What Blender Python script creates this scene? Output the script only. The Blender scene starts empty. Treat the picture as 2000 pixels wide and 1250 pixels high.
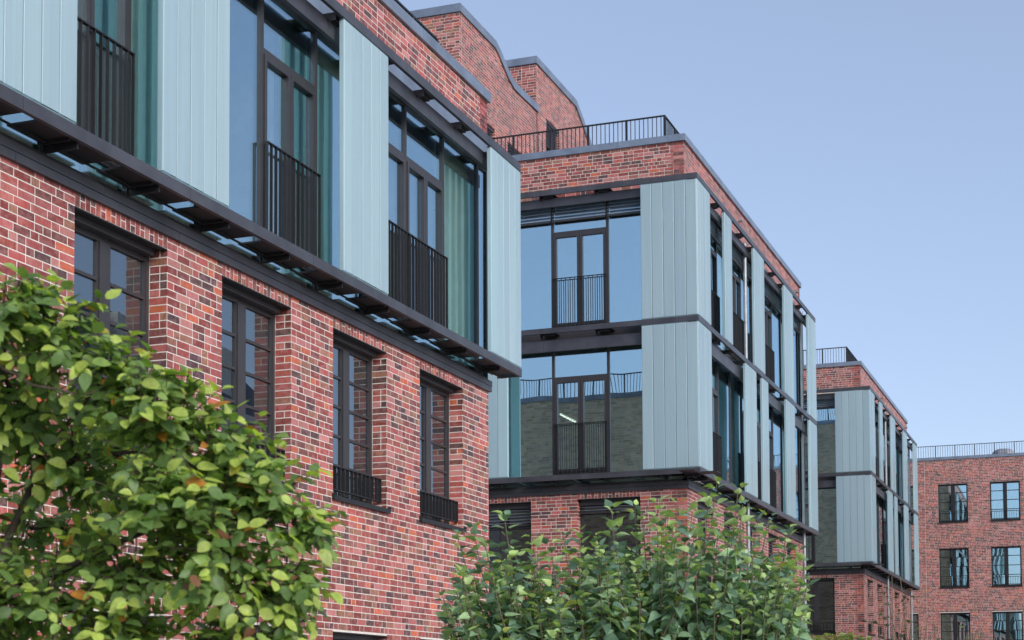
import bpy, math, random
import numpy as np
from mathutils import Matrix, Vector

random.seed(7)
RNG = np.random.default_rng(7)
SC = bpy.context.scene
COL = SC.collection
R = math.radians

# ------------------------------------------------------------------ camera
CAM = dict(f=3197.394, cx=996.584, cy=1198.457, yaw=-20.48, pitch=3.084, roll=-0.287)
def cam_axes():
    y, p, r = (R(CAM[k]) for k in ('yaw', 'pitch', 'roll'))
    fw = np.array([math.sin(y)*math.cos(p), math.cos(y)*math.cos(p), math.sin(p)])
    rt = np.array([math.cos(y), -math.sin(y), 0.0])
    up = np.cross(rt, fw)
    return rt*math.cos(r)+up*math.sin(r), up*math.cos(r)-rt*math.sin(r), fw
CR, CU, CF = cam_axes()
cd = bpy.data.cameras.new('camera')
cam = bpy.data.objects.new('camera', cd)
COL.objects.link(cam)
cam.matrix_world = Matrix(((CR[0], CU[0], -CF[0], 0), (CR[1], CU[1], -CF[1], 0), (CR[2], CU[2], -CF[2], 0), (0, 0, 0, 1)))
cd.sensor_width = 36.0
cd.lens = CAM['f']/2000*36
cd.shift_x = (1000-CAM['cx'])/2000
cd.shift_y = (CAM['cy']-625)/2000
cd.clip_start = 0.1
cd.clip_end = 1500
cd.dof.use_dof = True
cd.dof.focus_distance = 22.0
cd.dof.aperture_fstop = 7.0
SC.camera = cam

# ------------------------------------------------------------------ world and sun
SUN_AZ, SUN_EL = 122.0, 28.0          # degrees from +y towards +x, and above the horizon
world = bpy.data.worlds.new('World')
SC.world = world
world.use_nodes = True
wn, wl = world.node_tree.nodes, world.node_tree.links
bg = wn['Background']
sky = wn.new('ShaderNodeTexSky')
sky.sky_type = 'NISHITA'
sky.sun_disc = False
sky.sun_elevation = R(SUN_EL)
sky.sun_rotation = R(SUN_AZ)
sky.air_density = 0.9
sky.dust_density = 1.1
sky.ozone_density = 2.5
sky.altitude = 0
tint = wn.new('ShaderNodeMix'); tint.data_type = 'RGBA'; tint.blend_type = 'MULTIPLY'
tint.inputs[0].default_value = 1.0
tint.inputs[7].default_value = (0.99, 0.97, 1.02, 1)          # late-summer haze, the same over the whole sky
hs = wn.new('ShaderNodeHueSaturation'); hs.inputs['Saturation'].default_value = 0.86
wl.new(sky.outputs[0], hs.inputs['Color']); wl.new(hs.outputs[0], tint.inputs[6]); 
veil = wn.new('ShaderNodeMix'); veil.data_type = 'RGBA'           # an even haze over the whole sky
veil.inputs[0].default_value = 0.45; veil.inputs[7].default_value = (1.92, 2.38, 3.12, 1)
wl.new(tint.outputs[2], veil.inputs[6]); wl.new(veil.outputs[2], bg.inputs[0])
bg.inputs[1].default_value = 0.076
sd = bpy.data.lights.new('sun', 'SUN')
sun = bpy.data.objects.new('sun', sd)
COL.objects.link(sun)
sd.energy = 1.35
sd.angle = R(32)
sd.color = (1.0, 0.98, 0.96)
sdir = Vector((math.sin(R(SUN_AZ))*math.cos(R(SUN_EL)), math.cos(R(SUN_AZ))*math.cos(R(SUN_EL)), math.sin(R(SUN_EL))))
sun.rotation_euler = sdir.to_track_quat('Z', 'Y').to_euler()
sun.location = sdir*60
SC.view_settings.view_transform = 'Standard'
SC.view_settings.look = 'None'
SC.view_settings.exposure = 1.54
SC.view_settings.gamma = 1.0
SC.view_settings.use_curve_mapping = False
SC.render.engine = 'CYCLES'
SC.cycles.use_denoising = True
SC.cycles.max_bounces = 7
SC.cycles.diffuse_bounces = 4
SC.cycles.glossy_bounces = 4
SC.cycles.transmission_bounces = 4
SC.cycles.transparent_max_bounces = 12
SC.cycles.sample_clamp_indirect = 8.0

# ------------------------------------------------------------------ materials
def new_mat(name):
    m = bpy.data.materials.new(name)
    m.use_nodes = True
    n, l = m.node_tree.nodes, m.node_tree.links
    return m, n, l, n['Principled BSDF']
def noise(n, l, scale, detail=3, vec=None, rough=0.55):
    t = n.new('ShaderNodeTexNoise')
    t.inputs['Scale'].default_value = scale
    t.inputs['Detail'].default_value = detail
    t.inputs['Roughness'].default_value = rough
    if vec is not None: l.new(vec, t.inputs['Vector'])
    return t
def ramp(n, l, src, stops):
    r = n.new('ShaderNodeValToRGB')
    el = r.color_ramp.elements
    while len(el) < len(stops): el.new(0.5)
    for e, (p, c) in zip(el, stops):
        e.position = p
        e.color = (*c, 1) if len(c) == 3 else c
    l.new(src, r.inputs[0])
    return r
def pos_vec(n, l, sx=1, sy=1, sz=1):
    g = n.new('ShaderNodeNewGeometry')
    mp = n.new('ShaderNodeMapping')
    mp.inputs['Scale'].default_value = (sx, sy, sz)
    l.new(g.outputs['Position'], mp.inputs['Vector'])
    return mp.outputs['Vector']
def mixc(n, l, fac, a, b, mode='MIX'):
    m = n.new('ShaderNodeMix')
    m.data_type = 'RGBA'; m.blend_type = mode
    for sock, v in ((m.inputs[0], fac), (m.inputs[6], a), (m.inputs[7], b)):
        if hasattr(v, 'is_output'): l.new(v, sock)
        elif isinstance(v, (int, float)): sock.default_value = v
        else: sock.default_value = (*v, 1)
    return m.outputs[2]
def bump(n, l, b, src, strength, dist):
    bp = n.new('ShaderNodeBump')
    bp.inputs['Strength'].default_value = strength
    bp.inputs['Distance'].default_value = dist
    l.new(src, bp.inputs['Height'])
    l.new(bp.outputs[0], b.inputs['Normal'])

def mat_plain(name, col, rough=0.5, metal=0.0, vary=0.15, nscale=6, spec=0.5, bmp=0.0):
    m, n, l, b = new_mat(name)
    t = noise(n, l, nscale, 4, pos_vec(n, l))
    r = ramp(n, l, t.outputs[0], [(0.3, tuple(c*(1-vary) for c in col)), (0.7, tuple(min(1, c*(1+vary)) for c in col))])
    l.new(r.outputs[0], b.inputs['Base Color'])
    b.inputs['Roughness'].default_value = rough
    b.inputs['Metallic'].default_value = metal
    b.inputs['Specular IOR Level'].default_value = spec
    if bmp:
        t2 = noise(n, l, nscale*8, 4, pos_vec(n, l))
        bump(n, l, b, t2.outputs[0], 0.4, bmp)
    return m

def make_brick_mat():
    m, n, l, b = new_mat('fired_brick')
    a = n.new('ShaderNodeAttribute'); a.attribute_name = 'tone'
    v1 = noise(n, l, 1.0, 4, pos_vec(n, l, 34, 34, 9), 0.65)      # upright fire streaks
    v2 = noise(n, l, 1.0, 3, pos_vec(n, l, 11, 11, 17), 0.5)      # cloudy patches
    v3 = noise(n, l, 160, 3, pos_vec(n, l), 0.6)                  # sand grain
    dark = mixc(n, l, 1.0, a.outputs['Color'], (0.42, 0.36, 0.40), 'MULTIPLY')
    pale = mixc(n, l, 0.45, a.outputs['Color'], (0.50, 0.27, 0.26))
    r1 = ramp(n, l, v1.outputs[0], [(0.42, (0, 0, 0)), (0.66, (1, 1, 1))])
    r2 = ramp(n, l, v2.outputs[0], [(0.46, (0, 0, 0)), (0.64, (1, 1, 1))])
    f1 = n.new('ShaderNodeMath'); f1.operation = 'MULTIPLY'
    l.new(r1.outputs[0], f1.inputs[0]); l.new(a.outputs['Alpha'], f1.inputs[1])
    c = mixc(n, l, f1.outputs[0], a.outputs['Color'], dark)
    f2 = n.new('ShaderNodeMath'); f2.operation = 'MULTIPLY'
    l.new(r2.outputs[0], f2.inputs[0]); f2.inputs[1].default_value = 0.45
    c = mixc(n, l, f2.outputs[0], c, pale)
    g = ramp(n, l, v3.outputs[0], [(0.3, (0.82, 0.82, 0.82)), (0.7, (1.1, 1.1, 1.1))])
    c = mixc(n, l, 1.0, c, g.outputs[0], 'MULTIPLY')
    v4 = noise(n, l, 1.0, 4, pos_vec(n, l, 1.1, 1.1, 0.5), 0.6)      # weathering, metres across
    w4 = ramp(n, l, v4.outputs[0], [(0.35, (0.80, 0.79, 0.80)), (0.62, (1.08, 1.07, 1.06))])
    c = mixc(n, l, 1.0, c, w4.outputs[0], 'MULTIPLY')
    v5 = noise(n, l, 1.0, 5, pos_vec(n, l, 7, 7, 7), 0.7)            # specks of lime bloom
    r5 = ramp(n, l, v5.outputs[0], [(0.66, (0, 0, 0)), (0.78, (0.4, 0.4, 0.4))])
    c = mixc(n, l, r5.outputs[0], c, (0.55, 0.47, 0.46))
    l.new(c, b.inputs['Base Color'])
    b.inputs['Roughness'].default_value = 0.5
    b.inputs['Specular IOR Level'].default_value = 0.6
    bump(n, l, b, v3.outputs[0], 0.5, 0.002)
    return m

def make_glass(name, f0, tint, wob=0.4, gl=(0.93, 0.97, 1.0), wscale=0.7):
    m, n, l, b = new_mat(name)
    n.remove(b)
    out = n['Material Output']
    lw = n.new('ShaderNodeLayerWeight'); lw.inputs[0].default_value = 0.5
    pw = n.new('ShaderNodeMath'); pw.operation = 'POWER'; pw.inputs[1].default_value = 3.6
    l.new(lw.outputs['Facing'], pw.inputs[0])
    ma = n.new('ShaderNodeMath'); ma.operation = 'MULTIPLY_ADD'
    l.new(pw.outputs[0], ma.inputs[0]); ma.inputs[1].default_value = 1-f0; ma.inputs[2].default_value = f0
    tr = n.new('ShaderNodeBsdfTransparent'); tr.inputs[0].default_value = (*tint, 1)
    g = n.new('ShaderNodeBsdfGlossy'); g.inputs[0].default_value = (*gl, 1); g.inputs['Roughness'].default_value = 0.0
    t = noise(n, l, wscale, 1, pos_vec(n, l, 1, 1, 0.6))
    bp = n.new('ShaderNodeBump'); bp.inputs['Strength'].default_value = wob; bp.inputs['Distance'].default_value = 0.01
    l.new(t.outputs[0], bp.inputs['Height']); l.new(bp.outputs[0], g.inputs['Normal'])
    mx = n.new('ShaderNodeMixShader')
    l.new(ma.outputs[0], mx.inputs[0]); l.new(tr.outputs[0], mx.inputs[1]); l.new(g.outputs[0], mx.inputs[2])
    l.new(mx.outputs[0], out.inputs[0])
    return m

def make_plank_mat():
    m, n, l, b = new_mat('channel_glass')
    out = n['Material Output']
    t = noise(n, l, 1.0, 3, pos_vec(n, l, 22, 22, 0.5))
    r = ramp(n, l, t.outputs[0], [(0.3, (0.40, 0.505, 0.575)), (0.7, (0.46, 0.56, 0.62))])
    oi = n.new('ShaderNodeObjectInfo')
    vr = ramp(n, l, oi.outputs['Random'], [(0.0, (0.90, 0.91, 0.93)), (1.0, (1.06, 1.05, 1.03))])
    st = noise(n, l, 1.0, 4, pos_vec(n, l, 60, 60, 0.35), 0.6)         # faint rain streaks
    sr = ramp(n, l, st.outputs[0], [(0.35, (0.90, 0.91, 0.90)), (0.6, (1, 1, 1))])
    pc = mixc(n, l, 1.0, mixc(n, l, 1.0, r.outputs[0], vr.outputs[0], 'MULTIPLY'), sr.outputs[0], 'MULTIPLY')
    l.new(pc, b.inputs['Base Color'])
    b.inputs['Roughness'].default_value = 0.24
    b.inputs['Specular IOR Level'].default_value = 0.6
    tl = n.new('ShaderNodeBsdfTranslucent'); tl.inputs[0].default_value = (0.68, 0.90, 0.88, 1)
    mx = n.new('ShaderNodeMixShader'); mx.inputs[0].default_value = 0.42
    l.new(b.outputs[0], mx.inputs[1]); l.new(tl.outputs[0], mx.inputs[2]); l.new(mx.outputs[0], out.inputs[0])
    return m

def make_leaf_mat(name, trans=0.4, rough=0.42, under=(0.35, 0.5, 0.3)):
    m, n, l, b = new_mat(name)
    out = n['Material Output']
    a = n.new('ShaderNodeAttribute'); a.attribute_name = 'tone'
    t = noise(n, l, 60, 3, pos_vec(n, l))
    g = ramp(n, l, t.outputs[0], [(0.3, (0.8, 0.8, 0.8)), (0.7, (1.15, 1.15, 1.1))])
    c = mixc(n, l, 1.0, a.outputs['Color'], g.outputs[0], 'MULTIPLY')
    l.new(c, b.inputs['Base Color'])
    b.inputs['Roughness'].default_value = rough
    b.inputs['Specular IOR Level'].default_value = 0.45
    tc = mixc(n, l, 1.0, c, (1.5, 1.7, 0.55), 'MULTIPLY')
    tl = n.new('ShaderNodeBsdfTranslucent'); l.new(tc, tl.inputs[0])
    mx = n.new('ShaderNodeMixShader'); mx.inputs[0].default_value = trans
    l.new(b.outputs[0], mx.inputs[1]); l.new(tl.outputs[0], mx.inputs[2]); l.new(mx.outputs[0], out.inputs[0])
    return m

M = {}
M['brick'] = make_brick_mat()
M['mortar'] = mat_plain('mortar', (0.56, 0.51, 0.46), 0.9, 0, 0.12, 9, 0.2, 0.002)
M['bronze'] = mat_plain('dark_bronze_metal', (0.058, 0.058, 0.068), 0.40, 0.35, 0.28, 2.2)
M['frame'] = mat_plain('dark_window_frame', (0.032, 0.029, 0.032), 0.42, 0.1, 0.1, 4)
M['black'] = mat_plain('black_painted_steel', (0.014, 0.014, 0.016), 0.5, 0.0, 0.1, 4, 0.35)
M['cap'] = mat_plain('anodised_cap_metal', (0.22, 0.255, 0.31), 0.36, 0.6, 0.2, 2.2)
M['zinc'] = mat_plain('zinc_pipe', (0.27, 0.28, 0.30), 0.5, 0.5, 0.15, 5)
M['plank'] = make_plank_mat()
M['glass'] = make_glass('coated_pane', 0.60, (0.70, 0.76, 0.72), 0.7, (0.68, 0.90, 1.0))
M['glass_side'] = make_glass('clear_pane', 0.42, (0.90, 0.93, 0.88), 0.7, (0.66, 0.88, 1.0))
M['glass_low'] = make_glass('window_pane', 0.24, (0.34, 0.36, 0.38), 0.8, (0.84, 0.94, 1.0))
M['room'] = mat_plain('room_plaster', (0.62, 0.61, 0.54), 0.9)
M['curtain'] = mat_plain('curtain_fabric', (0.84, 0.86, 0.78), 0.9)
M['slat'] = mat_plain('blind_slat', (0.34, 0.37, 0.43), 0.35, 0.4)
M['roof'] = mat_plain('roof_felt', (0.16, 0.16, 0.16), 0.9)
M['ground'] = mat_plain('pale_paving', (0.36, 0.34, 0.31), 0.9, 0, 0.2, 1.5)
M['bark'] = mat_plain('bark', (0.07, 0.052, 0.042), 0.85, 0, 0.35, 40, 0.3, 0.004)
M['stem'] = mat_plain('stem', (0.11, 0.09, 0.055), 0.7, 0, 0.3, 40)
M['seal'] = mat_plain('grey_green_seal', (0.13, 0.20, 0.22), 0.6)
M['leaf'] = make_leaf_mat('tree_leaf', 0.42, 0.5)
M['lilac'] = make_leaf_mat('lilac_leaf', 0.26, 0.24)
M['white'] = mat_plain('pale_render', (0.66, 0.63, 0.57), 0.9)
M['slate'] = mat_plain('slate_roof', (0.10, 0.10, 0.11), 0.5, 0, 0.3, 6)
M['desk'] = mat_plain('white_laminate', (0.7, 0.72, 0.7), 0.4)
def make_lamp():
    m, n, l, b = new_mat('lit_tube')
    b.inputs['Emission Color'].default_value = (1, 0.97, 0.85, 1)
    b.inputs['Emission Strength'].default_value = 2.5
    return m
M['lamp'] = make_lamp()

# ------------------------------------------------------------------ mesh helpers
GZ = -1.7                                    # ground level; the camera is the origin
class MB:
    def __init__(s): s.v = []; s.f = []
    def box(s, x0, x1, y0, y1, z0, z1):
        if x1 < x0: x0, x1 = x1, x0
        if y1 < y0: y0, y1 = y1, y0
        if z1 < z0: z0, z1 = z1, z0
        i = len(s.v)
        s.v += [(x0,y0,z0),(x1,y0,z0),(x1,y1,z0),(x0,y1,z0),(x0,y0,z1),(x1,y0,z1),(x1,y1,z1),(x0,y1,z1)]
        s.f += [(i,i+3,i+2,i+1),(i+4,i+5,i+6,i+7),(i,i+1,i+5,i+4),(i+1,i+2,i+6,i+5),(i+2,i+3,i+7,i+6),(i+3,i,i+4,i+7)]
        return s
    def quad(s, *p):
        i = len(s.v); s.v += list(p); s.f.append(tuple(range(i, i+len(p)))); return s
    def prism(s, poly, y0, y1):                 # polygon in (x, z), extruded along y
        i = len(s.v); k = len(poly)
        s.v += [(x, y0, z) for x, z in poly]+[(x, y1, z) for x, z in poly]
        s.f.append(tuple(range(i, i+k))); s.f.append(tuple(reversed(range(i+k, i+2*k))))
        for a in range(k):
            b = (a+1) % k
            s.f.append((i+b, i+a, i+k+a, i+k+b))
        return s
    def tube(s, pts, rad, sides=8, caps=True):
        pts = [Vector(p) for p in pts]; n = len(pts); i0 = len(s.v)
        if not hasattr(rad, '__len__'): rad = [rad]*n
        ref = None
        for k, p in enumerate(pts):
            d = (pts[min(k+1, n-1)]-pts[max(k-1, 0)]).normalized()
            if ref is None: ref = d.orthogonal().normalized()
            a = (ref-d*ref.dot(d)); a = a.normalized() if a.length > 1e-6 else d.orthogonal().normalized()
            ref = a; b = d.cross(a)
            for j in range(sides):
                t = 2*math.pi*j/sides
                s.v.append(tuple(p+(a*math.cos(t)+b*math.sin(t))*rad[k]))
        for k in range(n-1):
            for j in range(sides):
                q = (j+1) % sides
                s.f.append((i0+k*sides+j, i0+k*sides+q, i0+(k+1)*sides+q, i0+(k+1)*sides+j))
        if caps:
            s.f.append(tuple(i0+j for j in reversed(range(sides))))
            s.f.append(tuple(i0+(n-1)*sides+j for j in range(sides)))
        return s
    def mesh(s, name, mat, smooth=False):
        me = bpy.data.meshes.new(name)
        me.from_pydata(s.v, [], s.f)
        me.materials.append(mat)
        if smooth: me.polygons.foreach_set('use_smooth', [True]*len(me.polygons))
        me.update()
        return me
    def build(s, name, mat, parent=None, mw=None, kind=None, smooth=False):
        return put(name, s.mesh(name, mat, smooth), parent, mw, kind)
def put(name, me, parent=None, mw=None, kind=None):
    o = bpy.data.objects.new(name, me)
    COL.objects.link(o)
    if parent is not None: o.parent = parent
    if mw is not None: o.matrix_basis = mw
    if kind: o['kind'] = kind
    return o
def tag(o, label, cat, group=None):
    o['label'] = label; o['category'] = cat
    if group: o['group'] = group
    return o
def thing(name, loc, label, cat, group=None):
    o = bpy.data.objects.new(name, None)
    o.empty_display_size = 0.3
    COL.objects.link(o); o.location = loc
    return tag(o, label, cat, group)
def T(x=0, y=0, z=0): return Matrix.Translation((x, y, z))
def np_mesh(name, verts, quads, mat, tone=None, smooth=False):
    me = bpy.data.meshes.new(name)
    nv, nf, k = len(verts), len(quads), quads.shape[1]
    me.vertices.add(nv); me.vertices.foreach_set('co', np.ascontiguousarray(verts, np.float32).ravel())
    me.loops.add(nf*k); me.loops.foreach_set('vertex_index', np.ascontiguousarray(quads, np.int32).ravel())
    me.polygons.add(nf)
    me.polygons.foreach_set('loop_start', np.arange(nf, dtype=np.int32)*k)
    me.polygons.foreach_set('use_smooth', np.full(nf, smooth, bool))
    me.materials.append(mat)
    if tone is not None:
        a = me.attributes.new('tone', 'FLOAT_COLOR', 'POINT')
        a.data.foreach_set('color', np.ascontiguousarray(tone, np.float32).ravel())
    me.update(); me.validate()
    return me
def project(p):
    p = np.asarray(p, float); d = p @ CF
    return CAM['cx']+CAM['f']*(p @ CR)/d, CAM['cy']-CAM['f']*(p @ CU)/d, d

# ------------------------------------------------------------------ bricks
def tones():
    pal = [((0.37, 0.118, 0.104), 0.45, 11), ((0.33, 0.082, 0.064), 0.5, 10), ((0.22, 0.047, 0.036), 0.6, 10),
           ((0.41, 0.185, 0.178), 0.3, 5), ((0.46, 0.115, 0.052), 0.4, 3), ((0.30, 0.15, 0.095), 1.0, 6),
           ((0.10, 0.052, 0.052), 0.9, 6), ((0.17, 0.060, 0.048), 0.9, 9)]
    rs = random.Random(3); out = []
    for c, a, k in pal:
        for _ in range(k):
            g = rs.uniform(0.86, 1.14)
            out.append((c[0]*g*rs.uniform(0.95, 1.05), c[1]*0.84*g*rs.uniform(0.92, 1.08), c[2]*0.80*g*rs.uniform(0.92, 1.08), a*rs.uniform(0.6, 1.2)))
    return np.array(out)
TONES = tones()
N_RED = len(TONES)
TONES = np.concatenate([TONES, np.array([(0.58*g, 0.45*g*h, 0.27*g*h*h, 0.4) for g, h in ((1.15, 1.0), (0.85, 0.97), (1.12, 1.0), (0.7, 0.95), (0.95, 1.05), (1.05, 0.93))])])
BH, JT = 1/12, 0.012
BQ = np.array([[0,1,5,4],[1,2,6,5],[3,0,4,7],[4,5,6,7],[0,3,2,1]])
def brick_verts(u0, u1, z0, z1, out, back):
    return np.array([(u0,-out,z0),(u1,-out,z0),(u1,back,z0),(u0,back,z0),(u0,-out,z1),(u1,-out,z1),(u1,back,z1),(u0,back,z1)])
_bm = {}
def brick_mesh(kind, t):
    if (kind, t) not in _bm:
        w = 0.238 if kind == 's' else 0.113
        h = BH-JT
        v = brick_verts(-w/2, w/2, -h/2, h/2, 0.0, 0.03)
        _bm[kind, t] = np_mesh('brick', v, BQ, M['brick'], np.repeat(TONES[t][None], 8, 0))
    return _bm[kind, t]
class Bricks:
    """courses of one building: collects every brick, then makes the best seen ones objects and the rest one mesh"""
    def __init__(s, seed): s.rs = random.Random(seed); s.rows = []; s.tr = (0, N_RED)      # (facade matrix, u0,u1,z0,z1,tone,proud,kind)
    def lay(s, mw, u0, u1, z0, z1, holes=(), plane=0.0, ztop=None, zref=4.75, joints=()):
        """plane: local y of the brick face; holes: (u0,u1,z0,z1); ztop: function z -> list of (u0,u1) spans that stand there"""
        k0 = math.floor((z0-zref)/BH+1e-6); k = k0
        while True:
            c0 = zref+k*BH; c1 = c0+BH; k += 1
            if c0 >= z1-0.004: break
            a0, a1 = max(c0, z0)+JT/2, min(c1, z1)-JT/2
            if a1-a0 < 0.015: continue
            zm = (a0+a1)/2
            spans = [(u0, u1)] if ztop is None else ztop(zm)
            cut = [(h[0], h[1]) for h in holes if h[2]-0.02 < zm < h[3]+0.0]+[(j-0.006, j+0.006) for j in joints]
            for c in cut:
                nxt = []
                for a, b in spans:
                    if c[1] <= a or c[0] >= b: nxt.append((a, b)); continue
                    if c[0] > a: nxt.append((a, c[0]))
                    if c[1] < b: nxt.append((c[1], b))
                spans = nxt
            off = s.rs.uniform(0, 0.25)
            for a, b in spans:
                u = a
                first = True
                while u < b-0.03:
                    head = s.rs.random() < 0.34
                    w = 0.125 if head else 0.25
                    if first:
                        w = s.rs.choice((0.125, 0.25, 0.19)); first = False
                    e = min(u+w, b)
                    if b-e < 0.07: e = b
                    kd = 'h' if abs(e-u-0.125) < 1e-3 else ('s' if abs(e-u-0.25) < 1e-3 else 'x')
                    if a1-a0 < BH-JT-0.003: kd = 'x'
                    lo = u+(JT/2 if u > a+1e-6 else 0.0); hi = e-(JT/2 if e < b-1e-6 else 0.0)
                    if kd != 'x': lo, hi = u+JT/2, e-JT/2
                    s.rows.append((mw, lo, hi, a0, a1, s.rs.randrange(*s.tr), plane-s.rs.uniform(0, 0.0018), kd))
                    u = e
    def soldier(s, mw, u0, u1, z0, z1, plane):
        n = int((u1-u0)/0.083); w = (u1-u0)/n
        for i in range(n):
            a, b = u0+i*w+JT/2, u0+(i+1)*w-JT/2
            if i % 2 == 0: s.rows.append((mw, a, b, z0+0.003, z1, s.rs.randrange(*s.tr), plane-s.rs.uniform(0, 0.003), 'x'))
            else:
                zm = z0+0.075
                s.rows.append((mw, a, b, z0+0.003, zm-JT/2, s.rs.randrange(*s.tr), plane-s.rs.uniform(0, 0.003), 'x'))
                s.rows.append((mw, a, b, zm+JT/2, z1, s.rs.randrange(*s.tr), plane-s.rs.uniform(0, 0.003), 'x'))
    def finish(s, parent, seen, limit=290):
        base = np.array(parent.location)
        cand = []
        for i, (mw, u0, u1, z0, z1, t, pl, kd) in enumerate(s.rows):
            if kd == 'x': continue
            w = np.array(mw @ Vector(((u0+u1)/2, pl, (z0+z1)/2)))+base
            px, py, d = project(w)
            if d > 0 and 5 < px < 1995 and 5 < py < 1245 and seen(px, py, mw): cand.append((d*(1.0 if kd == 's' else 1.15), i))
        cand.sort()
        solo = {i for _, i in cand[:limit]}
        vs, ts = {}, {}
        V, Q, C = [], [], []
        k = 0
        for i, (mw, u0, u1, z0, z1, t, pl, kd) in enumerate(s.rows):
            if i in solo:
                put('brick', brick_mesh(kd, t), parent, mw @ T((u0+u1)/2, pl, (z0+z1)/2))
            else:
                key = id(mw)
                vs.setdefault(key, (mw, []))[1].append((brick_verts(u0, u1, z0, z1, -pl, pl+0.03), t))
        for mw, lst in vs.values():
            v = np.concatenate([a for a, _ in lst]); m = np.array(mw)
            V.append(v @ m[:3, :3].T+m[:3, 3]); C.append(np.repeat(TONES[[t for _, t in lst]], 8, 0))
        V = np.concatenate(V); C = np.concatenate(C)
        Q = (BQ[None]+8*np.arange(len(V)//8)[:, None, None]).reshape(-1, 4)
        put('brickwork', np_mesh('brickwork', V, Q, M['brick'], C), parent, None, 'stuff')

def wall_boxes(mb, u0, u1, z0, z1, holes, y0, y1):
    """solid wall of boxes round rectangular holes that stand in columns"""
    us = sorted({u0, u1, *[min(max(h[0], u0), u1) for h in holes], *[min(max(h[1], u0), u1) for h in holes]})
    for a, b in zip(us, us[1:]):
        if b-a < 1e-6: continue
        m = (a+b)/2
        hs = sorted((h[2], h[3]) for h in holes if h[0] < m < h[1])
        z = z0
        for p, q in hs:
            if p > z: mb.box(a, b, y0, y1, z, min(p, z1))
            z = max(z, q)
        if z < z1: mb.box(a, b, y0, y1, z, z1)

# ------------------------------------------------------------------ facade pieces, all in local space: x along, y inwards, z up
XG = -8.845
LEN, WID = 15.42, 14.0
BW = 0.415                                    # brick face sits this far behind the glass screens
GW = 0.445                                    # glazing plane
LR0, LR1 = 5.165, 5.29
MR0, MR1 = 8.655, 8.78
TR0, TR1 = 11.955, 12.082
MOD, MOD0 = 1.365, 0.92
plank_cache = {}
def plank_mesh(w, h):
    key = (round(w, 3), round(h, 3))
    if key not in plank_cache:
        b = 0.008; d = 0.066
        t = 0.007; poly = [(0, d), (0, b), (b*0.4, b*0.4), (b, 0), (w-b, 0), (w-b*0.4, b*0.4), (w, b), (w, d), (w-t, d), (w-t, t+b*0.5), (w-t-b*0.5, t), (t+b*0.5, t), (t, t+b*0.5), (t, d)]
        mb = MB(); k = len(poly)
        mb.v = [(x, y, 0) for x, y in poly]+[(x, y, h) for x, y in poly]
        mb.f = [tuple(reversed(range(k))), tuple(range(k, 2*k))]+[(a, (a+1) % k, k+(a+1) % k, k+a) for a in range(k)]
        plank_cache[key] = mb.mesh('glass_plank', M['plank'])
    return plank_cache[key]
def glass_screen(par, mw, u0, n, z0, z1, w=0.262):
    mb = MB()
    mb.box(u0+0.004, u0+n*w-0.004, 0.012, 0.06, z0, z0+0.022).box(u0+0.004, u0+n*w-0.004, 0.012, 0.06, z1-0.022, z1).box(u0+0.004, u0+0.007, 0.068, 0.071, z0, z1).box(u0+0.004, u0+0.007, 0.05, 0.071, z0+0.001, z0+0.02).box(u0+0.004, u0+0.007, 0.05, 0.071, z1-0.02, z1-0.001)
    for i in range(1, n): mb.box(u0+i*w-0.0042, u0+i*w+0.0042, 0.006, 0.062, z0+0.02, z1-0.02)
    sc = mb.build('glass_screen', M['seal'], par, mw)
    me = plank_mesh(w-0.0094, z1-z0-0.05)
    for i in range(n): put('glass_plank', me, sc, T(u0+i*w+0.0047, random.uniform(0, 0.003), z0+0.025) @ Matrix.Rotation(random.uniform(-0.006, 0.006), 4, 'Z'))
    return sc
def rail_line(par, mw, name, u0, u1, y0, y1, z0, z1, mat, seg=2.73, gap=0.005):
    mb = MB(); u = u0
    while u < u1-1e-6:
        e = min(u+seg, u1)
        mb.box(u+(gap/2 if u > u0 else 0), e-(gap/2 if e < u1 else 0), y0, y1, z0, z1); u = e
    return mb.build(name, mat, par, mw)
_pm = {}
def pane_obj(par, u0, u1, z0, z1, y, mat, name='pane'):
    key = (round(u1-u0, 3), round(z1-z0, 3), mat.name)
    if key not in _pm: _pm[key] = MB().box(0, u1-u0, 0, 0.014, 0, z1-z0).mesh('pane', mat)
    # every pane hangs a hair out of true, so reflections break from pane to pane
    a, b = random.uniform(-0.0018, 0.0018), random.uniform(-0.0018, 0.0018)
    return put(name, _pm[key], par, T(u0, y, z0) @ Matrix.Rotation(a, 4, 'Z') @ Matrix.Rotation(b, 4, 'X'))
def railing(par, mw, w, h, y, step=0.114, name='balcony_railing', bt=0.012, bd=0.034):
    """local origin at the railing's lower left"""
    mb = MB()
    mb.box(0, w, y-0.022, y+0.022, h-0.014, h).box(0, w, y-0.022, y+0.022, 0, 0.014)
    mb.box(0, bt, y-bd/2, y+bd/2, 0.014, h-0.014).box(w-bt, w, y-bd/2, y+bd/2, 0.014, h-0.014)
    rl = mb.build(name, M['black'], par, mw)
    n = max(1, round(w/step)); key = ('bal', round(h, 3), bt, bd)
    if key not in _pm: _pm[key] = MB().box(-bt/2, bt/2, -bd/2, bd/2, 0.014, h-0.014).mesh('baluster', M['black'])
    for i in range(1, n): put('baluster', _pm[key], rl, T(w*i/n, y, 0))
    return rl
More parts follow.
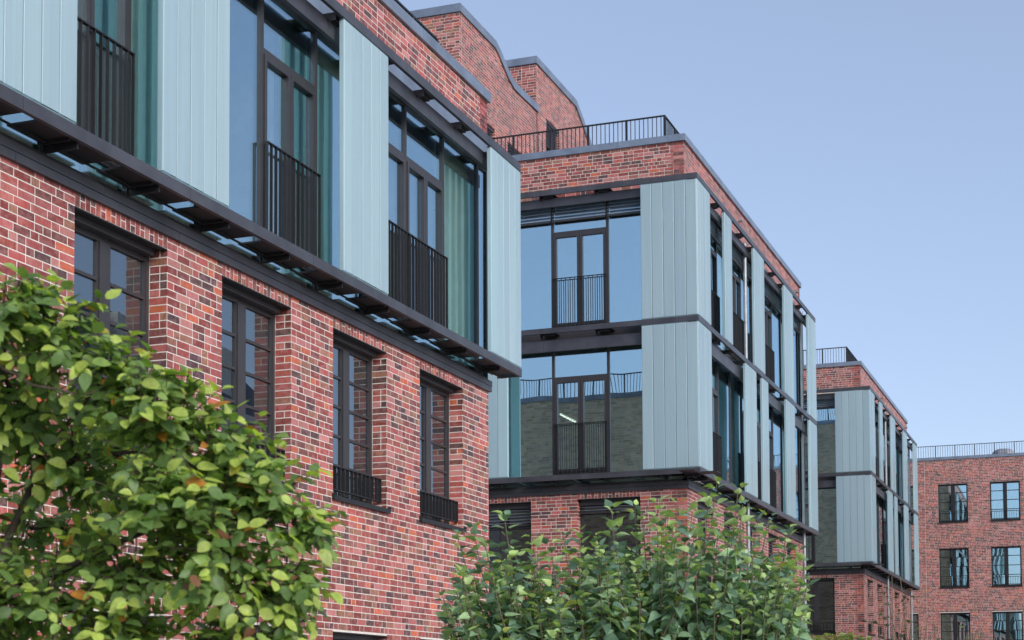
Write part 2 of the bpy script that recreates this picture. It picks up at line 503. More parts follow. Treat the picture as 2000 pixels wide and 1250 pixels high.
def bay(par, mw, u0, u1, zf, zt, zb, door, rail, gl, z_tr=2.355):
    """one module of the floor-high glazing; zf floor, zt head, zb the very bottom of the glass"""
    y0, y1 = GW-0.03, GW+0.08
    mb = MB()
    p = 0.032
    mb.box(u0+0.001, u0+p, y0, y1, zb, zt).box(u1-p, u1-0.001, y0, y1, zb, zt)
    mb.box(u0+p, u1-p, y0+0.002, y1, zb, zb+0.05).box(u0+p, u1-p, y0+0.002, y1, zt-0.05, zt)
    panes = []
    if door:
        t = zf+z_tr
        mb.box(u0+p, u1-p, y0+0.004, y1, t-0.035, t+0.035)
        s0 = zf+0.06
        mb.box(u0+p, u1-p, y0+0.004, y1, s0-0.05, s0+0.05)
        uc = (u0+u1)/2
        for a, b in ((u0+p+0.004, uc-0.004), (uc+0.004, u1-p-0.004)):
            mb.box(a, a+0.062, y0-0.012, y1-0.02, s0+0.055, t-0.04).box(b-0.062, b, y0-0.012, y1-0.02, s0+0.055, t-0.04)
            mb.box(a+0.062, b-0.062, y0-0.012, y1-0.02, s0+0.055, s0+0.125).box(a+0.062, b-0.062, y0-0.012, y1-0.02, t-0.105, t-0.04)
            panes.append((a+0.062, b-0.062, s0+0.125, t-0.105, GW+0.01))
        panes.append((u0+p, u1-p, t+0.035, zt-0.05, GW))
        if s0-0.05-zb-0.05 > 0.03: panes.append((u0+p, u1-p, zb+0.05, s0-0.05, GW))
    else:
        panes.append((u0+p, u1-p, zb+0.05, zt-0.05, GW))
    fr = mb.build('balcony_door' if door else 'window', M['frame'], par, mw)
    for a, b, c, d, y in panes: pane_obj(fr, a, b, c, d, y, gl)
    if rail: railing(par, mw @ T(u0+0.01, 0, zf+0.06), u1-u0-0.02, 1.20, GW-0.085)
_cur = {}
def curtain(par, mw, u0, u1, z0, z1, y, folds=9):
    key = (round(u1-u0, 2), round(z1-z0, 2), folds)
    if key not in _cur:
        mb = MB(); n = folds*6; w = u1-u0
        for i in range(n+1):
            x = w*i/n; yy = 0.010*math.sin(i/6*2*math.pi+0.9*math.sin(i*0.13))+0.010*math.sin(i*0.41)
            mb.v += [(x, yy, 0), (x, yy*0.6, z1-z0)]
        mb.f = [(2*i, 2*i+2, 2*i+3, 2*i+1) for i in range(n)]
        _cur[key] = mb.mesh('curtain', M['curtain'], True)
    put('curtain', _cur[key], par, mw @ T(u0, y, z0))
_sl = {}
def blind(par, mw, u0, u1, z1, n, y, pitch=0.075, tilt=0.5):
    hd = MB().box(u0, u1, y-0.05, y+0.05, z1-0.06, z1).box(u0, u1, y-0.035, y+0.035, z1-0.06-n*pitch-0.05, z1-0.06-n*pitch-0.005)
    hd = hd.build('blind', M['frame'], par, mw)
    key = round(u1-u0, 3)
    if key not in _sl:
        c, s = 0.04*math.cos(tilt), 0.04*math.sin(tilt)
        _sl[key] = MB().prism([(0, 0)], 0, 0) if False else None
        mb = MB(); w = u1-u0
        mb.v = [(0, -c, -s), (w, -c, -s), (w, c, s), (0, c, s), (0, -c, -s-0.003), (w, -c, -s-0.003), (w, c, s-0.003), (0, c, s-0.003)]
        mb.f = [(0, 1, 2, 3), (7, 6, 5, 4), (4, 5, 1, 0), (6, 7, 3, 2), (5, 6, 2, 1), (7, 4, 0, 3)]
        _sl[key] = mb.mesh('slat', M['slat'])
    for i in range(n): put('slat', _sl[key], hd, T(u0, y, z1-0.06-(i+0.5)*pitch))
_bw = {}
def brick_window(par, mw, u0, w, z0, z1, rows=5, bl=0, rail=True):
    """two-leaf glazed window with glazing bars, set in a brick opening; made once per kind, then shared"""
    y = BW+0.22; h = z1-z0
    mm = mw @ T(u0, 0, z0)
    key = (round(w, 3), round(h, 3), rows)
    uc = w/2; mu = 0.09
    if key not in _bw:
        mb = MB()
        mb.box(0.001, 0.06, y, y+0.09, 0, h-0.001).box(w-0.06, w-0.001, y, y+0.09, 0, h-0.001)
        mb.box(0.06, w-0.06, y, y+0.09, 0, 0.08).box(0.06, w-0.06, y, y+0.09, h-0.13, h-0.001)
        mb.box(0.06, w-0.06, y-0.10, y-0.001, h-0.075, h-0.001)                       # blind box under the lintel
        mb.box(uc-mu, uc+mu, y-0.01, y+0.08, 0.08, h-0.13)
        for a, b in ((0.06, uc-mu), (uc+mu, w-0.06)):
            mb.box(a, a+0.03, y+0.008, y+0.07, 0.08, h-0.13).box(b-0.03, b, y+0.008, y+0.07, 0.08, h-0.13)
            for r in range(1, rows):
                z = 0.08+(h-0.21)*r/rows
                mb.box(a+0.03, b-0.03, y+0.006, y+0.07, z-0.017, z+0.017)
        _bw[key] = mb.mesh('window', M['frame'])
    fr = put('window', _bw[key], par, mm)
    for a, b in ((0.09, uc-mu-0.03), (uc+mu+0.03, w-0.09)):
        for r in range(rows):
            za = 0.08+(h-0.21)*r/rows+(0.017 if r else 0); zb = 0.08+(h-0.21)*(r+1)/rows-(0.017 if r < rows-1 else 0)
            pane_obj(fr, a, b, za, zb, y+0.03, M['glass_low'])
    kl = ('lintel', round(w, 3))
    if kl not in _bw: _bw[kl] = MB().box(0.002, w-0.002, BW+0.003, y-0.002, -0.014, -0.002).mesh('head_shade_plate', M['black'])  # black plate added to put shade into the head of the recess
    put('head_shade_plate', _bw[kl], par, mm @ T(0, 0, h))
    k2 = ('sill', round(w, 3))
    if k2 not in _bw:
        _bw[k2] = MB().box(-0.03, w+0.03, BW-0.045, BW-0.02, -0.055, 0.0).box(-0.001, w+0.001, BW-0.02, y+0.02, -0.012, 0.0).box(-0.03, -0.022, BW-0.046, BW-0.004, -0.056, 0.03).box(w+0.022, w+0.03, BW-0.046, BW-0.004, -0.056, 0.03).mesh('window_sill', M['black'])
    put('window_sill', _bw[k2], par, mm)
    if rail: railing(par, mm @ T(0.005, 0, 0.10), w-0.01, 0.32, BW+0.10, 0.125, 'window_railing', 0.012, 0.045)
    if bl:
        blind(par, mm, 0.03, uc-0.005, h-0.08, bl, y-0.05, 0.075, 0.25)
        blind(par, mm, uc+0.005, w-0.03, h-0.08, bl, y-0.05, 0.075, 0.25)

def house(y0, label, levels, long_screens, short_screens, long_doors, short_doors, seed, seen, upper_blinds, pipes, detail_from=0.0, group='brick office blocks with glass upper storeys', penthouse=False):
    b = thing('office_building', (XG, y0, GZ), label, 'building', group)
    Z = T(0, 0, -GZ)
    L = Matrix.Rotation(R(90), 4, 'Z'); L = Z @ L                 # long facade, x runs away along the street
    S = Z.copy()                                                  # short facade towards the camera, x negative inwards
    E = Z @ T(0, LEN, 0) @ Matrix.Rotation(R(180), 4, 'Z')        # far end
    br = Bricks(seed)
    top = TR1 if levels == 2 else MR0-0.04
    TRa, TRb = (TR0, TR1) if levels == 2 else (8.485, 8.612)
    cap0, cap1 = (13.0, 13.155) if levels == 2 else (9.53, 9.69)
    ph = TRa+0.02                                                 # parapet starts here
    rows = ((2.605, 4.75), (-1.25, 0.894))
    # ---- lower brick walls
    lh = [(LEN-1.49-1.62-2.73*k, LEN-1.49-2.73*k) for k in range(5)]
    sh = [(-1.535-1.54-2.69*k, -1.535-2.69*k) for k in range(4)]
    LH = [(a, c, z0, z1) for a, c in lh for z0, z1 in rows]
    SH = [(a, c, z0, z1) for a, c in sh for z0, z1 in rows]
    mb = MB(); wall_boxes(mb, BW+0.01, LEN-BW-0.01, GZ, 5.02, LH, BW+0.001, BW+0.30)
    mb.build('wall', M['mortar'], b, L)
    mb = MB(); wall_boxes(mb, -WID, -BW-0.302, GZ, 5.02, SH, BW+0.001, BW+0.30)
    mb.build('wall', M['mortar'], b, S)
    mb = MB().box(BW+0.302, WID, BW+0.001, BW+0.30, GZ, cap0)
    mb.build('wall', M['mortar'], b, E)
    MB().box(-WID, -WID+0.3, BW+0.31, LEN-BW-0.31, GZ, cap0).build('wall', M['white'], b, S)
    br.lay(L, BW+0.003, LEN-BW-0.003, GZ, 4.95, [(a, c, z0, z1+(0.25 if z1 > 2 else 0.0)) for a, c, z0, z1 in LH], BW)
    br.lay(S, -WID+4, -BW, GZ, 4.95, [(a, c, z0, z1+(0.25 if z1 > 2 else 0.0)) for a, c, z0, z1 in SH], BW, joints=(-0.66,))
    for a, c in lh:
        for z0, z1 in rows:
            if z1 > 2: br.soldier(L, a-0.0, c+0.0, z1, min(z1+0.245, 4.95), BW)
            J = L @ T(c, 0, 0) @ Matrix.Rotation(R(-90), 4, 'Z')       # right jamb, faces back along the facade
            br.lay(J, -BW-0.215, -BW-0.004, z0, z1, (), 0.0)
            J2 = L @ T(a, 0, 0) @ Matrix.Rotation(R(90), 4, 'Z')
            br.lay(J2, BW+0.004, BW+0.215, z0, z1, (), 0.0)
    for a, c in sh:
        for z0, z1 in rows:
            if z1 > 2: br.soldier(S, a, c, z1, min(z1+0.245, 4.95), BW)
            J = S @ T(a, 0, 0) @ Matrix.Rotation(R(90), 4, 'Z')
            br.lay(J, BW+0.004, BW+0.215, z0, z1, (), 0.0)
            J2 = S @ T(c, 0, 0) @ Matrix.Rotation(R(-90), 4, 'Z')
            br.lay(J2, -BW-0.215, -BW-0.004, z0, z1, (), 0.0)
    br.tr = (N_RED, len(TONES))                                   # the end walls draw only from the yellowish tones
    br.lay(E, BW+0.003, WID-4, -0.5, cap0+0.02, (), BW)
    br.tr = (0, N_RED)
    # ---- parapet
    MB().box(BW+0.01, LEN-BW-0.302, BW+0.001, BW+0.30, ph, cap0).build('parapet_wall', M['mortar'], b, L)
    MB().box(-WID, -BW-0.302, BW+0.001, BW+0.30, ph, cap0).build('parapet_wall', M['mortar'], b, S)
    pz = cap0 if levels == 2 else cap0
    br.lay(L, BW+0.003, LEN-BW-0.003, ph+0.01, cap0+0.02, (), BW, joints=(5.6, 10.9))
    br.lay(S, -WID+2.5, -BW, ph+0.01, cap0+0.02, (), BW, joints=(-0.66,))
    for mw, a, c in ((L, BW-0.05, LEN-BW+0.05), (S, -WID, -BW-0.373), (E, BW+0.373, WID)):
        mbc = MB(); u = a
        while u < c-1e-6:
            e = min(u+2.4, c)
            x0, x1 = u+(0.003 if u > a else 0), e-(0.003 if e < c else 0)
            mbc.box(x0, x1, BW-0.05, BW+0.37, cap0, cap1); u = e
        mbc.build('parapet_cap', M['cap'], b, mw)
    if levels == 1:
        MB().box(BW, LEN-BW, BW-0.02, BW-0.004, ph, ph+0.42).build('flashing', M['cap'], b, L)
    # ---- fascia
    for mw, a, c in ((L, BW+0.021, LEN-BW+0.045), (S, -WID+4, -BW+0.045)):
        y = BW-0.045
        rail_line(b, mw, 'fascia', a, c, y, BW+0.02, 4.88, 4.962, M['bronze'])
        rail_line(b, mw, 'fascia', a, c+(0.006 if mw is S else 0), y-0.006, BW+0.02, 4.967, 5.05, M['bronze'], 4.1)
    # ---- storeys
    floors = [(LR1, LR0)] + ([(MR1, MR0)] if levels == 2 else [])
    for i, (zr1, zr0) in enumerate(floors):
        last = i == len(floors)-1
        znext = (TRa if last else MR0)
        zt = znext-0.06 if last else MR0-0.16
        zb = 5.055 if i == 0 else MR1+0.015
        for mw, sgn, screens, doors, nm in ((L, 1, long_screens[i], long_doors[i], 10), (S, -1, short_screens[i], short_doors[i], 6)):
            length = LEN if sgn > 0 else WID-2
            # ledge rail
            if sgn > 0: rail_line(b, mw, 'ledge_rail', 0.0505, LEN, 0.0, 0.05, zr0, zr1, M['bronze'])
            else: rail_line(b, mw, 'ledge_rail', -length, 0.0, 0.0, 0.05, zr0, zr1, M['bronze'])
            for u0, n, w in screens:
                a = u0 if sgn > 0 else -u0-n*w
                glass_screen(b, mw, a, n, zr1, znext, w)
            for k in range(nm):
                a = MOD0+MOD*k; c = a+MOD
                if sgn < 0: a, c = -c, -a
                bay(b, mw, a, c, zr1, zt, zb, k in doors, k in doors, M['glass_side' if sgn > 0 else 'glass'])
                if upper_blinds[i]: blind(b, mw, a+0.03, c-0.03, zt-0.02, upper_blinds[i], GW-0.09, 0.075, 0.5)
            e0, e1 = (GW-0.03, MOD0) if sgn > 0 else (-MOD0, -GW+0.03)
            fr = MB().box(e0, e0+0.05, GW-0.03, GW+0.08, zb, zt).box(e1-0.05, e1-0.001, GW-0.03, GW+0.08, zb, zt).box(e0+0.05, e1-0.05, GW-0.03, GW+0.08, zb, zb+0.05).box(e0+0.05, e1-0.05, GW-0.03, GW+0.08, zt-0.05, zt).build('window', M['frame'], b, mw)
            pane_obj(fr, e0+0.05, e1-0.05, zb+0.05, zt-0.05, GW, M['glass_side' if sgn > 0 else 'glass'])
            if sgn > 0:
                e0, e1 = MOD0+MOD*10, LEN-BW-0.01
                fr = MB().box(e0+0.001, e0+0.05, GW-0.03, GW+0.08, zb, zt).box(e1-0.05, e1, GW-0.03, GW+0.08, zb, zt).box(e0+0.05, e1-0.05, GW-0.03, GW+0.08, zb, zb+0.05).box(e0+0.05, e1-0.05, GW-0.03, GW+0.08, zt-0.05, zt).build('window', M['frame'], b, mw)
                pane_obj(fr, e0+0.05, e1-0.05, zb+0.05, zt-0.05, GW, M['glass_side' if sgn > 0 else 'glass'])
            # beam under the rail above, and its brackets
            ib0, ib1 = (znext-0.24, znext-0.03) if last else (MR0-0.40, MR0-0.13)
            s0, s1 = (0.16, LEN-0.16) if sgn > 0 else (-length, -0.161)
            rail_line(b, mw, 'inner_beam', s0, s1, 0.17, 0.235, ib0, ib1, M['bronze'], 4.1)
            MB().box(*((BW+0.03, LEN-BW-0.03) if sgn > 0 else (-length, -BW-0.03)), GW-0.05, GW+0.12, zt+0.003, znext+(0.11 if not last else 0.0)).build('slab_edge', M['frame'], b, mw)
            # brackets
            for zz, dn in ((zr0, True), (znext, False)):
                if zz == MR0 and dn: continue
                k = 2*MOD0-MOD
                us = [0.2]+[MOD0+MOD*j for j in range(nm+1)]
                key = ('brk', dn)
                if key not in _bw:
                    q = MB()
                    if dn: q.box(-0.57, 0.57, 0.052, BW-0.01, -0.02, 0.0).box(-0.012, 0.012, 0.052, BW-0.01, -0.09, -0.021).box(-0.13, -0.118, 0.052, BW-0.01, -0.055, -0.021)
                    else: q.box(-0.19, 0.19, 0.052, BW-0.01, -0.012, 0.0).box(-0.197, -0.19, 0.052, 0.24, -0.10, 0.0).box(-0.12, 0.12, 0.10, 0.168, -0.06, -0.0125)
                    _bw[key] = q.mesh('rail_bracket', M['black'])
                for u in us:
                    if sgn < 0: u = -u
                    put('rail_bracket', _bw[key], b, mw @ T(u, 0, zz+0.03 if dn else zz+0.02))
                if sgn > 0: MB().box(0.06, LEN-0.06, 0.30, 0.33, zz+0.02, zz+0.032).build('ledge_rod', M['black'], b, mw @ T(0, 0, -0.035))
            if dn_end(sgn): MB().box(LEN-0.05, LEN-0.004, 0.051, BW-0.01, zr0, zr1-0.02).build('ledge_end', M['bronze'], b, mw)
            # curtains
            rs = random.Random(seed*10+i+(5 if sgn < 0 else 0))
            for k in range(nm):
                if (k in (3, 6, 9) if seed == 1 and sgn > 0 else rs.random() < (0.4 if sgn > 0 else 0.2)):
                    a = MOD0+MOD*k; c = a+MOD
                    if sgn < 0: a, c = -c, -a
                    wd = 1.3 if seed == 1 else rs.choice((0.6, 0.9, 1.3))
                    curtain(b, mw, c-wd-0.03, c-0.03, zr1+0.03, zt-0.05, GW+0.13, int(wd*19))
    # top rail
    rail_line(b, L, 'ledge_rail', 0.0505, LEN, 0.0, 0.05, TRa, TRb, M['bronze'])
    rail_line(b, S, 'ledge_rail', -WID+2, 0.0, 0.0, 0.05, TRa, TRb, M['bronze'])
    # ---- inside: floors, ceilings, back walls
    for z in [5.0]+([8.5] if levels == 2 else []):
        MB().box(-WID+0.31, -BW-0.16, BW+0.16, LEN-BW-0.31, z-0.15, z+0.02).build('floor_slab', M['room'], b, S)
    zr = 11.9 if levels == 2 else 8.43
    MB().box(-WID+0.31, -BW-0.302, BW+0.302, LEN-BW-0.31, zr, zr+0.2).build('roof', M['roof'], b, S)
    MB().box(-WID+0.5, -6.2, 5.6, LEN-0.8, GZ, zr-0.002).build('partition_wall', M['room'], b, S)
    for k in range(3):
        MB().box(-6.2, -1.0, 4.9+4.09*k, 5.0+4.09*k, GZ, zr-0.003).build('partition_wall', M['room'], b, S)
    MB().box(-WID+0.31, -BW-0.6, BW+0.6, LEN-BW-0.4, 0.9, 1.0).build('floor_slab', M['room'], b, S)
    # ---- brick windows
    for a, c in lh:
        for j, (z0, z1) in enumerate(rows): brick_window(b, L, a, c-a, z0, z1, 5, (5 if (levels == 2 and j == 0 and int(a*10) % 2) else 0))
    for n, (a, c) in enumerate(sh):
        for j, (z0, z1) in enumerate(rows): brick_window(b, S, a, c-a, z0, z1, 4, {(0, 0): 2, (1, 0): 5}.get((n, j), 0) if seed == 2 else 0)
    # ---- downpipes, spouts
    for u in pipes:
        MB().tube([(u, BW-0.16, GZ), (u, BW-0.16, 3.2), (u, BW-0.16, ph+0.1)], 0.05, 12).tube([(u, BW-0.16, 5.5), (u, BW-0.16, 5.62)], 0.058, 12).tube([(u, BW-0.16, 8.0), (u, BW-0.16, 8.12)], 0.058, 12).build('downpipe', M['zinc'], b, L, smooth=False)
        MB().tube([(u, BW+0.05, 12.72), (u, BW-0.12, 12.70)], 0.045, 10).build('overflow_spout', M['zinc'], b, L)
    # ---- terrace railing round the roof edge
    zt0 = cap1-0.05; hr = 13.84-13.155+0.05
    ins = BW-0.05+0.66
    for mw, a, c in ((S, -WID+0.5, -ins+0.02), (L, ins+0.0205, LEN-ins+0.02), (E, ins+0.0205, WID-0.5)):
        n = int(round((c-a)/0.98)); st = (c-a)/n
        top_r = MB().box(a, c, ins-0.02, ins+0.02, cap1+hr-0.03, cap1+hr).build('roof_railing', M['black'], b, mw)
        if ('post', 1) not in _bw:
            _bw['post', 1] = MB().box(-0.025, 0.025, -0.02, 0.02, -0.45, hr-0.03).mesh('railing_post', M['black'])
            _bw['rbal', 1] = MB().box(-0.008, 0.008, -0.008, 0.008, -0.2, hr-0.03).mesh('baluster', M['black'])
        for i in range(n+1):
            u = a+st*i
            if mw is S and i < n or mw is not S and i > 0: put('railing_post', _bw['post', 1], top_r, T(u, ins, cap1))
            elif mw is S: put('railing_post', _bw['post', 1], top_r, T(u-0.02, ins, cap1-0.001))
            if i < n:
                for j in range(1, 9): put('baluster', _bw['rbal', 1], top_r, T(u+st*j/9, ins, cap1))
    if penthouse: build_penthouse(b, y0, br, L, S)
    br.finish(b, seen)
    return b
def dn_end(sgn): return sgn > 0

def build_penthouse(b, y0, br, L, S):
    """set-back top storey: two brick volumes with curved gables facing the street"""
    dx = XG+16.2                                  # how far its street wall lies behind the glass plane
    prof1 = [(39.71, 18.66), (42.33, 18.66), (42.7, 18.53), (43.09, 18.34), (43.45, 18.15), (43.85, 18.03), (44.3, 18.02), (45.96, 18.05)]
    prof2 = [(45.82, 19.51), (49.66, 19.49), (50.45, 19.08), (50.85, 18.83), (51.23, 18.58), (51.4, 18.3)]
    zb = 12.6
    holes = [(41.1-y0, 42.35-y0, 14.2, 16.09), (43.35-y0, 44.6-y0, 14.2, 16.12), (46.76-y0, 48.03-y0, 16.0, 17.92)]
    for prof, x1 in ((prof1, 6.0), (prof2, 6.0)):
        pts = [(y-y0, z) for y, z in prof]
        ua, ub = pts[0][0], pts[-1][0]
        us, zs = [p[0] for p in pts], [p[1] for p in pts]
        def f(u): return float(np.interp(u, us, zs))
        poly = [(ua, zb)]+[(u, z-0.05) for u, z in pts]
        poly += [(ub, zb)]
        # wall behind the bricks, one prism per column so that the openings stay open
        brk = sorted({*us, *[h[0] for h in holes if ua < h[0] < ub], *[h[1] for h in holes if ua < h[1] < ub]})
        mb = MB()
        for a, c in zip(brk, brk[1:]):
            m = (a+c)/2; z = zb
            for h in sorted(h for h in holes if h[0] < m < h[1]):
                mb.prism([(a, z), (c, z), (c, h[2]), (a, h[2])], dx+0.001, dx+0.25); z = h[3]
            mb.prism([(a, z), (c, z), (c, f(c)-0.05), (a, f(a)-0.05)], dx+0.001, dx+0.25)
        mb.build('penthouse_wall', M['mortar'], b, L)
        MB().prism([(a, z-0.06) for a, z in [(ua+0.25, f(ua+0.25))]+[p for p in pts[1:-1]]+[(ub-0.02, f(ub-0.02))]]+[(ub-0.02, zb), (ua+0.25, zb)], dx+0.9, dx+x1).build('penthouse_body', M['roof'], b, L)
        MB().box(-dx-x1, -dx-0.26, ua+0.001, ua+0.24, zb, f(ua)-0.05).build('penthouse_wall', M['mortar'], b, S)
        def spans(z):
            g = np.linspace(ua+0.003, ub-0.003, 400); ok = np.interp(g, us, zs)-0.12 > z
            out, st = [], None
            for u, k in zip(g, ok):
                if k and st is None: st = u
                if not k and st is not None: out.append((st, u)); st = None
            if st is not None: out.append((st, g[-1]))
            return out
        br.lay(L, ua, ub, zb, max(zs), holes, dx, ztop=spans, joints=(ua+0.13, 0.5*(ua+ub)+1.2))
        br.lay(S, -dx-x1, -dx, zb, f(ua)-0.1, (), ua, joints=(-dx-0.46,) if prof is prof2 else ())
        # cap that follows the gable
        th = 0.22
        outer = [(u-(0.05 if i == 0 else 0), z) for i, (u, z) in enumerate(pts)]
        inner = []
        for i, (u, z) in enumerate(outer):
            a = outer[max(i-1, 0)]; c = outer[min(i+1, len(outer)-1)]
            dxx, dz = c[0]-a[0], c[1]-a[1]; q = math.hypot(dxx, dz)
            if i in (0, len(outer)-1): inner.append((u, z-th))
            else: inner.append((u+dz/q*th, z-dxx/q*th))
        mb = MB()
        for i in range(len(outer)-1):
            mb.prism([inner[i], inner[i+1], outer[i+1], outer[i]], dx-0.05, dx+x1)
        mb.build('parapet_cap', M['cap'], b, L)
        MB().box(-dx-x1, -dx+0.05, ua-0.052, ua-0.0505, f(ua)-th, f(ua)).build('parapet_cap', M['cap'], b, S)
    for a, c, z0, z1 in holes:
        brick_like = MB().box(a, a+0.06, dx+0.16, dx+0.24, z0, z1).box(c-0.06, c, dx+0.16, dx+0.24, z0, z1).box(a+0.06, c-0.06, dx+0.16, dx+0.24, z0, z0+0.06).box(a+0.06, c-0.06, dx+0.16, dx+0.24, z1-0.1, z1).box((a+c)/2-0.04, (a+c)/2+0.04, dx+0.155, dx+0.24, z0+0.06, z1-0.1).build('window', M['frame'], b, L)
        pane_obj(brick_like, a+0.06, (a+c)/2-0.04, z0+0.06, z1-0.1, dx+0.19, M['glass_low'])
        pane_obj(brick_like, (a+c)/2+0.04, c-0.06, z0+0.06, z1-0.1, dx+0.19, M['glass_low'])
        blind(b, L, a+0.02, c-0.02, z1-0.02, 9, dx+0.08, 0.075, 0.5)
        J = L @ T(c, 0, 0) @ Matrix.Rotation(R(-90), 4, 'Z')
        br.lay(J, -dx-0.155, -dx-0.004, z0, z1, (), 0.0)

# ------------------------------------------------------------------ ground
g = MB().quad((-400, -300, GZ), (400, -300, GZ), (400, 700, GZ), (-400, 700, GZ)).build('ground', M['ground'])
g['kind'] = 'structure'

# ------------------------------------------------------------------ the row of office buildings
def treeline(px): return float(np.interp(px, [0, 200, 350, 500, 600, 700, 701], [500, 590, 700, 820, 930, 1030, 1300]))
W5 = 0.262
house(8.85, 'nearest brick office block with one storey of glass screens above brick piers', 1,
      [[(2.25, 5, 0.2625), (4.99, 5, W5), (9.06, 5, W5), (14.10, 5, W5)]], [[(0.02, 5, W5), (4.65, 5, W5)]],
      [{2, 5, 7, 8}], [{1, 4}], 1, lambda px, py, mw: py < treeline(px) and px < 960, [0], [])
bL = [[(0.005, 5, 0.25), (4.97, 5, W5), (7.05, 3, W5), (10.38, 5, W5), (14.1, 5, W5)],
      [(0.005, 5, 0.25), (2.76, 3, W5), (6.17, 5, W5), (10.3, 5, W5), (14.1, 5, W5)]]
bS = [[(0.02, 5, 0.267), (4.65, 5, W5), (8.8, 5, W5)], [(0.02, 5, 0.267), (6.0, 5, W5)]]
bD = [{0, 1, 4, 5, 6}, {0, 1, 3, 5, 6}]
bSd = [{1, 4}, {1, 4}]
house(36.035, 'middle brick office block with two glass storeys and curved gables on its roof', 2, bL, bS, bD, bSd, 2,
      lambda px, py, mw: px > 960 and not (py > 960+0.1*(px-900) and px < 1600) or (800 < px <= 1150 and py < 300), [0, 5], [6.2, 14.3], penthouse=True)
house(63.36, 'farther brick office block with two glass storeys seen at the end of the row', 2, bL, bS, bD, bSd, 3,
      lambda px, py, mw: px > 1605, [0, 5], [6.2, 14.3])

# ------------------------------------------------------------------ the plain brick building across the end
def end_building():
    y0 = 88.29
    b = thing('office_building', (-7.0, y0, GZ), 'plain brick office block with tall dark windows closing the end of the view', 'building')
    S = T(7.0, 0, -GZ)
    br = Bricks(9)
    cols = [(-8.885-2.625*k, -7.37-2.625*k) for k in range(-5, 3)]
    rws = [(9.30, 11.325), (5.87, 7.93), (2.48, 4.54), (-0.91, 1.15)]
    H = [(a, c, z0, z1) for a, c in cols for z0, z1 in rws]
    mb = MB(); wall_boxes(mb, -20, 9, GZ, 12.62, H, 0.001, 0.35); mb.build('wall', M['mortar'], b, S)
    MB().box(-20, 9, 4.5, 14, GZ, 12.5).build('rear_block', M['white'], b, S)
    MB().box(-20, -19.65, 0.36, 4.49, GZ, 12.6).box(8.65, 9, 0.36, 4.49, GZ, 12.6).build('wall', M['mortar'], b, S)
    MB().box(-19.6, 8.6, 0.36, 4.49, 12.3, 12.5).build('roof', M['roof'], b, S)
    for z in (1.7, 5.1, 8.5): MB().box(-19.6, 8.6, 0.37, 4.49, z-0.2, z).build('floor_slab', M['room'], b, S)
    bands = [11.325-k*BH for k in (0, 41, 81)]              # window-head grooves, their shadow put into dark brick tones
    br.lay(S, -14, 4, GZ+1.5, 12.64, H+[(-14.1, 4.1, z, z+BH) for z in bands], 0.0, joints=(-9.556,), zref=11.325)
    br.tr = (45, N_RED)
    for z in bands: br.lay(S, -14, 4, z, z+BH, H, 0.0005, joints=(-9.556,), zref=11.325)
    br.finish(b, lambda px, py, mw: px > 1800)
    mbc = MB(); u = -20
    while u < 9: mbc.box(u+0.003, min(u+2.6, 9)-0.003, -0.05, 0.4, 12.617, 12.77); u += 2.6
    mbc.build('parapet_cap', M['cap'], b, S)
    for a, c, z0, z1 in H:
        if c > 5: continue
        w, h = c-a, z1-z0; y = 0.09
        key = ('end', round(w, 3), round(h, 3))
        if key not in _bw:
            mb = MB().box(0.001, 0.07, y, y+0.1, 0, h).box(w-0.07, w-0.001, y, y+0.1, 0, h).box(0.07, w-0.07, y, y+0.1, 0, 0.08).box(0.07, w-0.07, y, y+0.1, h-0.09, h).box(w/2-0.1, w/2+0.1, y-0.01, y+0.1, 0.08, h-0.09)
            for p, q in ((0.07, w/2-0.1), (w/2+0.1, w-0.07)):
                for t in (0.29, 0.53, 0.77): mb.box(p, q, y+0.02, y+0.08, h*t-0.018, h*t+0.018)
            mb.box(-0.03, w+0.03, -0.03, y, -0.05, -0.002)
            _bw[key] = mb.mesh('window', M['black'])
        fr = put('window', _bw[key], b, S @ T(a, 0, z0))
        for p, q in ((0.07, w/2-0.1), (w/2+0.1, w-0.07)):
            tz = [0.08, h*0.29, h*0.53, h*0.77, h-0.09]
            for m in range(4): pane_obj(fr, p, q, tz[m]+(0.018 if m else 0), tz[m+1]-(0.018 if m < 3 else 0), y+0.04, M['glass'])
        railing(b, S @ T(a+0.08, 0, z0+0.1), w-0.16, 0.4, 0.05, 0.12, 'window_railing', 0.01, 0.015)
        rs = random.Random(int((a+50)*100+z0*10))
        for p, q in ((0.12, 0.62), (w-0.7, w-0.1)):
            curtain(b, S, a+p, a+q, z0+0.05, z1-0.1, 0.42, 6)
    top_r = MB().box(-20, 9, 0.30, 0.335, 13.40, 13.43).build('roof_railing', M['black'], b, S)
    pm = MB().box(-0.022, 0.022, -0.02, 0.02, 12.3, 13.40).mesh('railing_post', M['black'])
    bm = MB().box(-0.009, 0.009, -0.009, 0.009, 12.7, 13.40).mesh('baluster', M['black'])
    u = -14.0
    while u < 3:
        put('railing_post', pm, top_r, T(u, 0.315, 0))
        for j in range(1, 8): put('baluster', bm, top_r, T(u+j*0.125, 0.315, 0))
        u += 1.0
    mb = MB(); R0, ct = 0.62, (-5.66, 2.1)
    ring = [(1.0, 12.5), (1.0, 13.08), (0.82, 13.22), (0.55, 13.30)]
    for k, (r, z) in enumerate(ring):
        for j in range(8):
            t = 2*math.pi*(j+0.5)/8; mb.v.append((ct[0]+R0*r*math.cos(t), ct[1]+R0*r*math.sin(t), z))
    for k in range(3):
        for j in range(8): mb.f.append((k*8+j, k*8+(j+1) % 8, k*8+8+(j+1) % 8, k*8+8+j))
    mb.f.append(tuple(range(24, 32)))
    mb.build('roof_hatch', M['zinc'], b, S)
end_building()

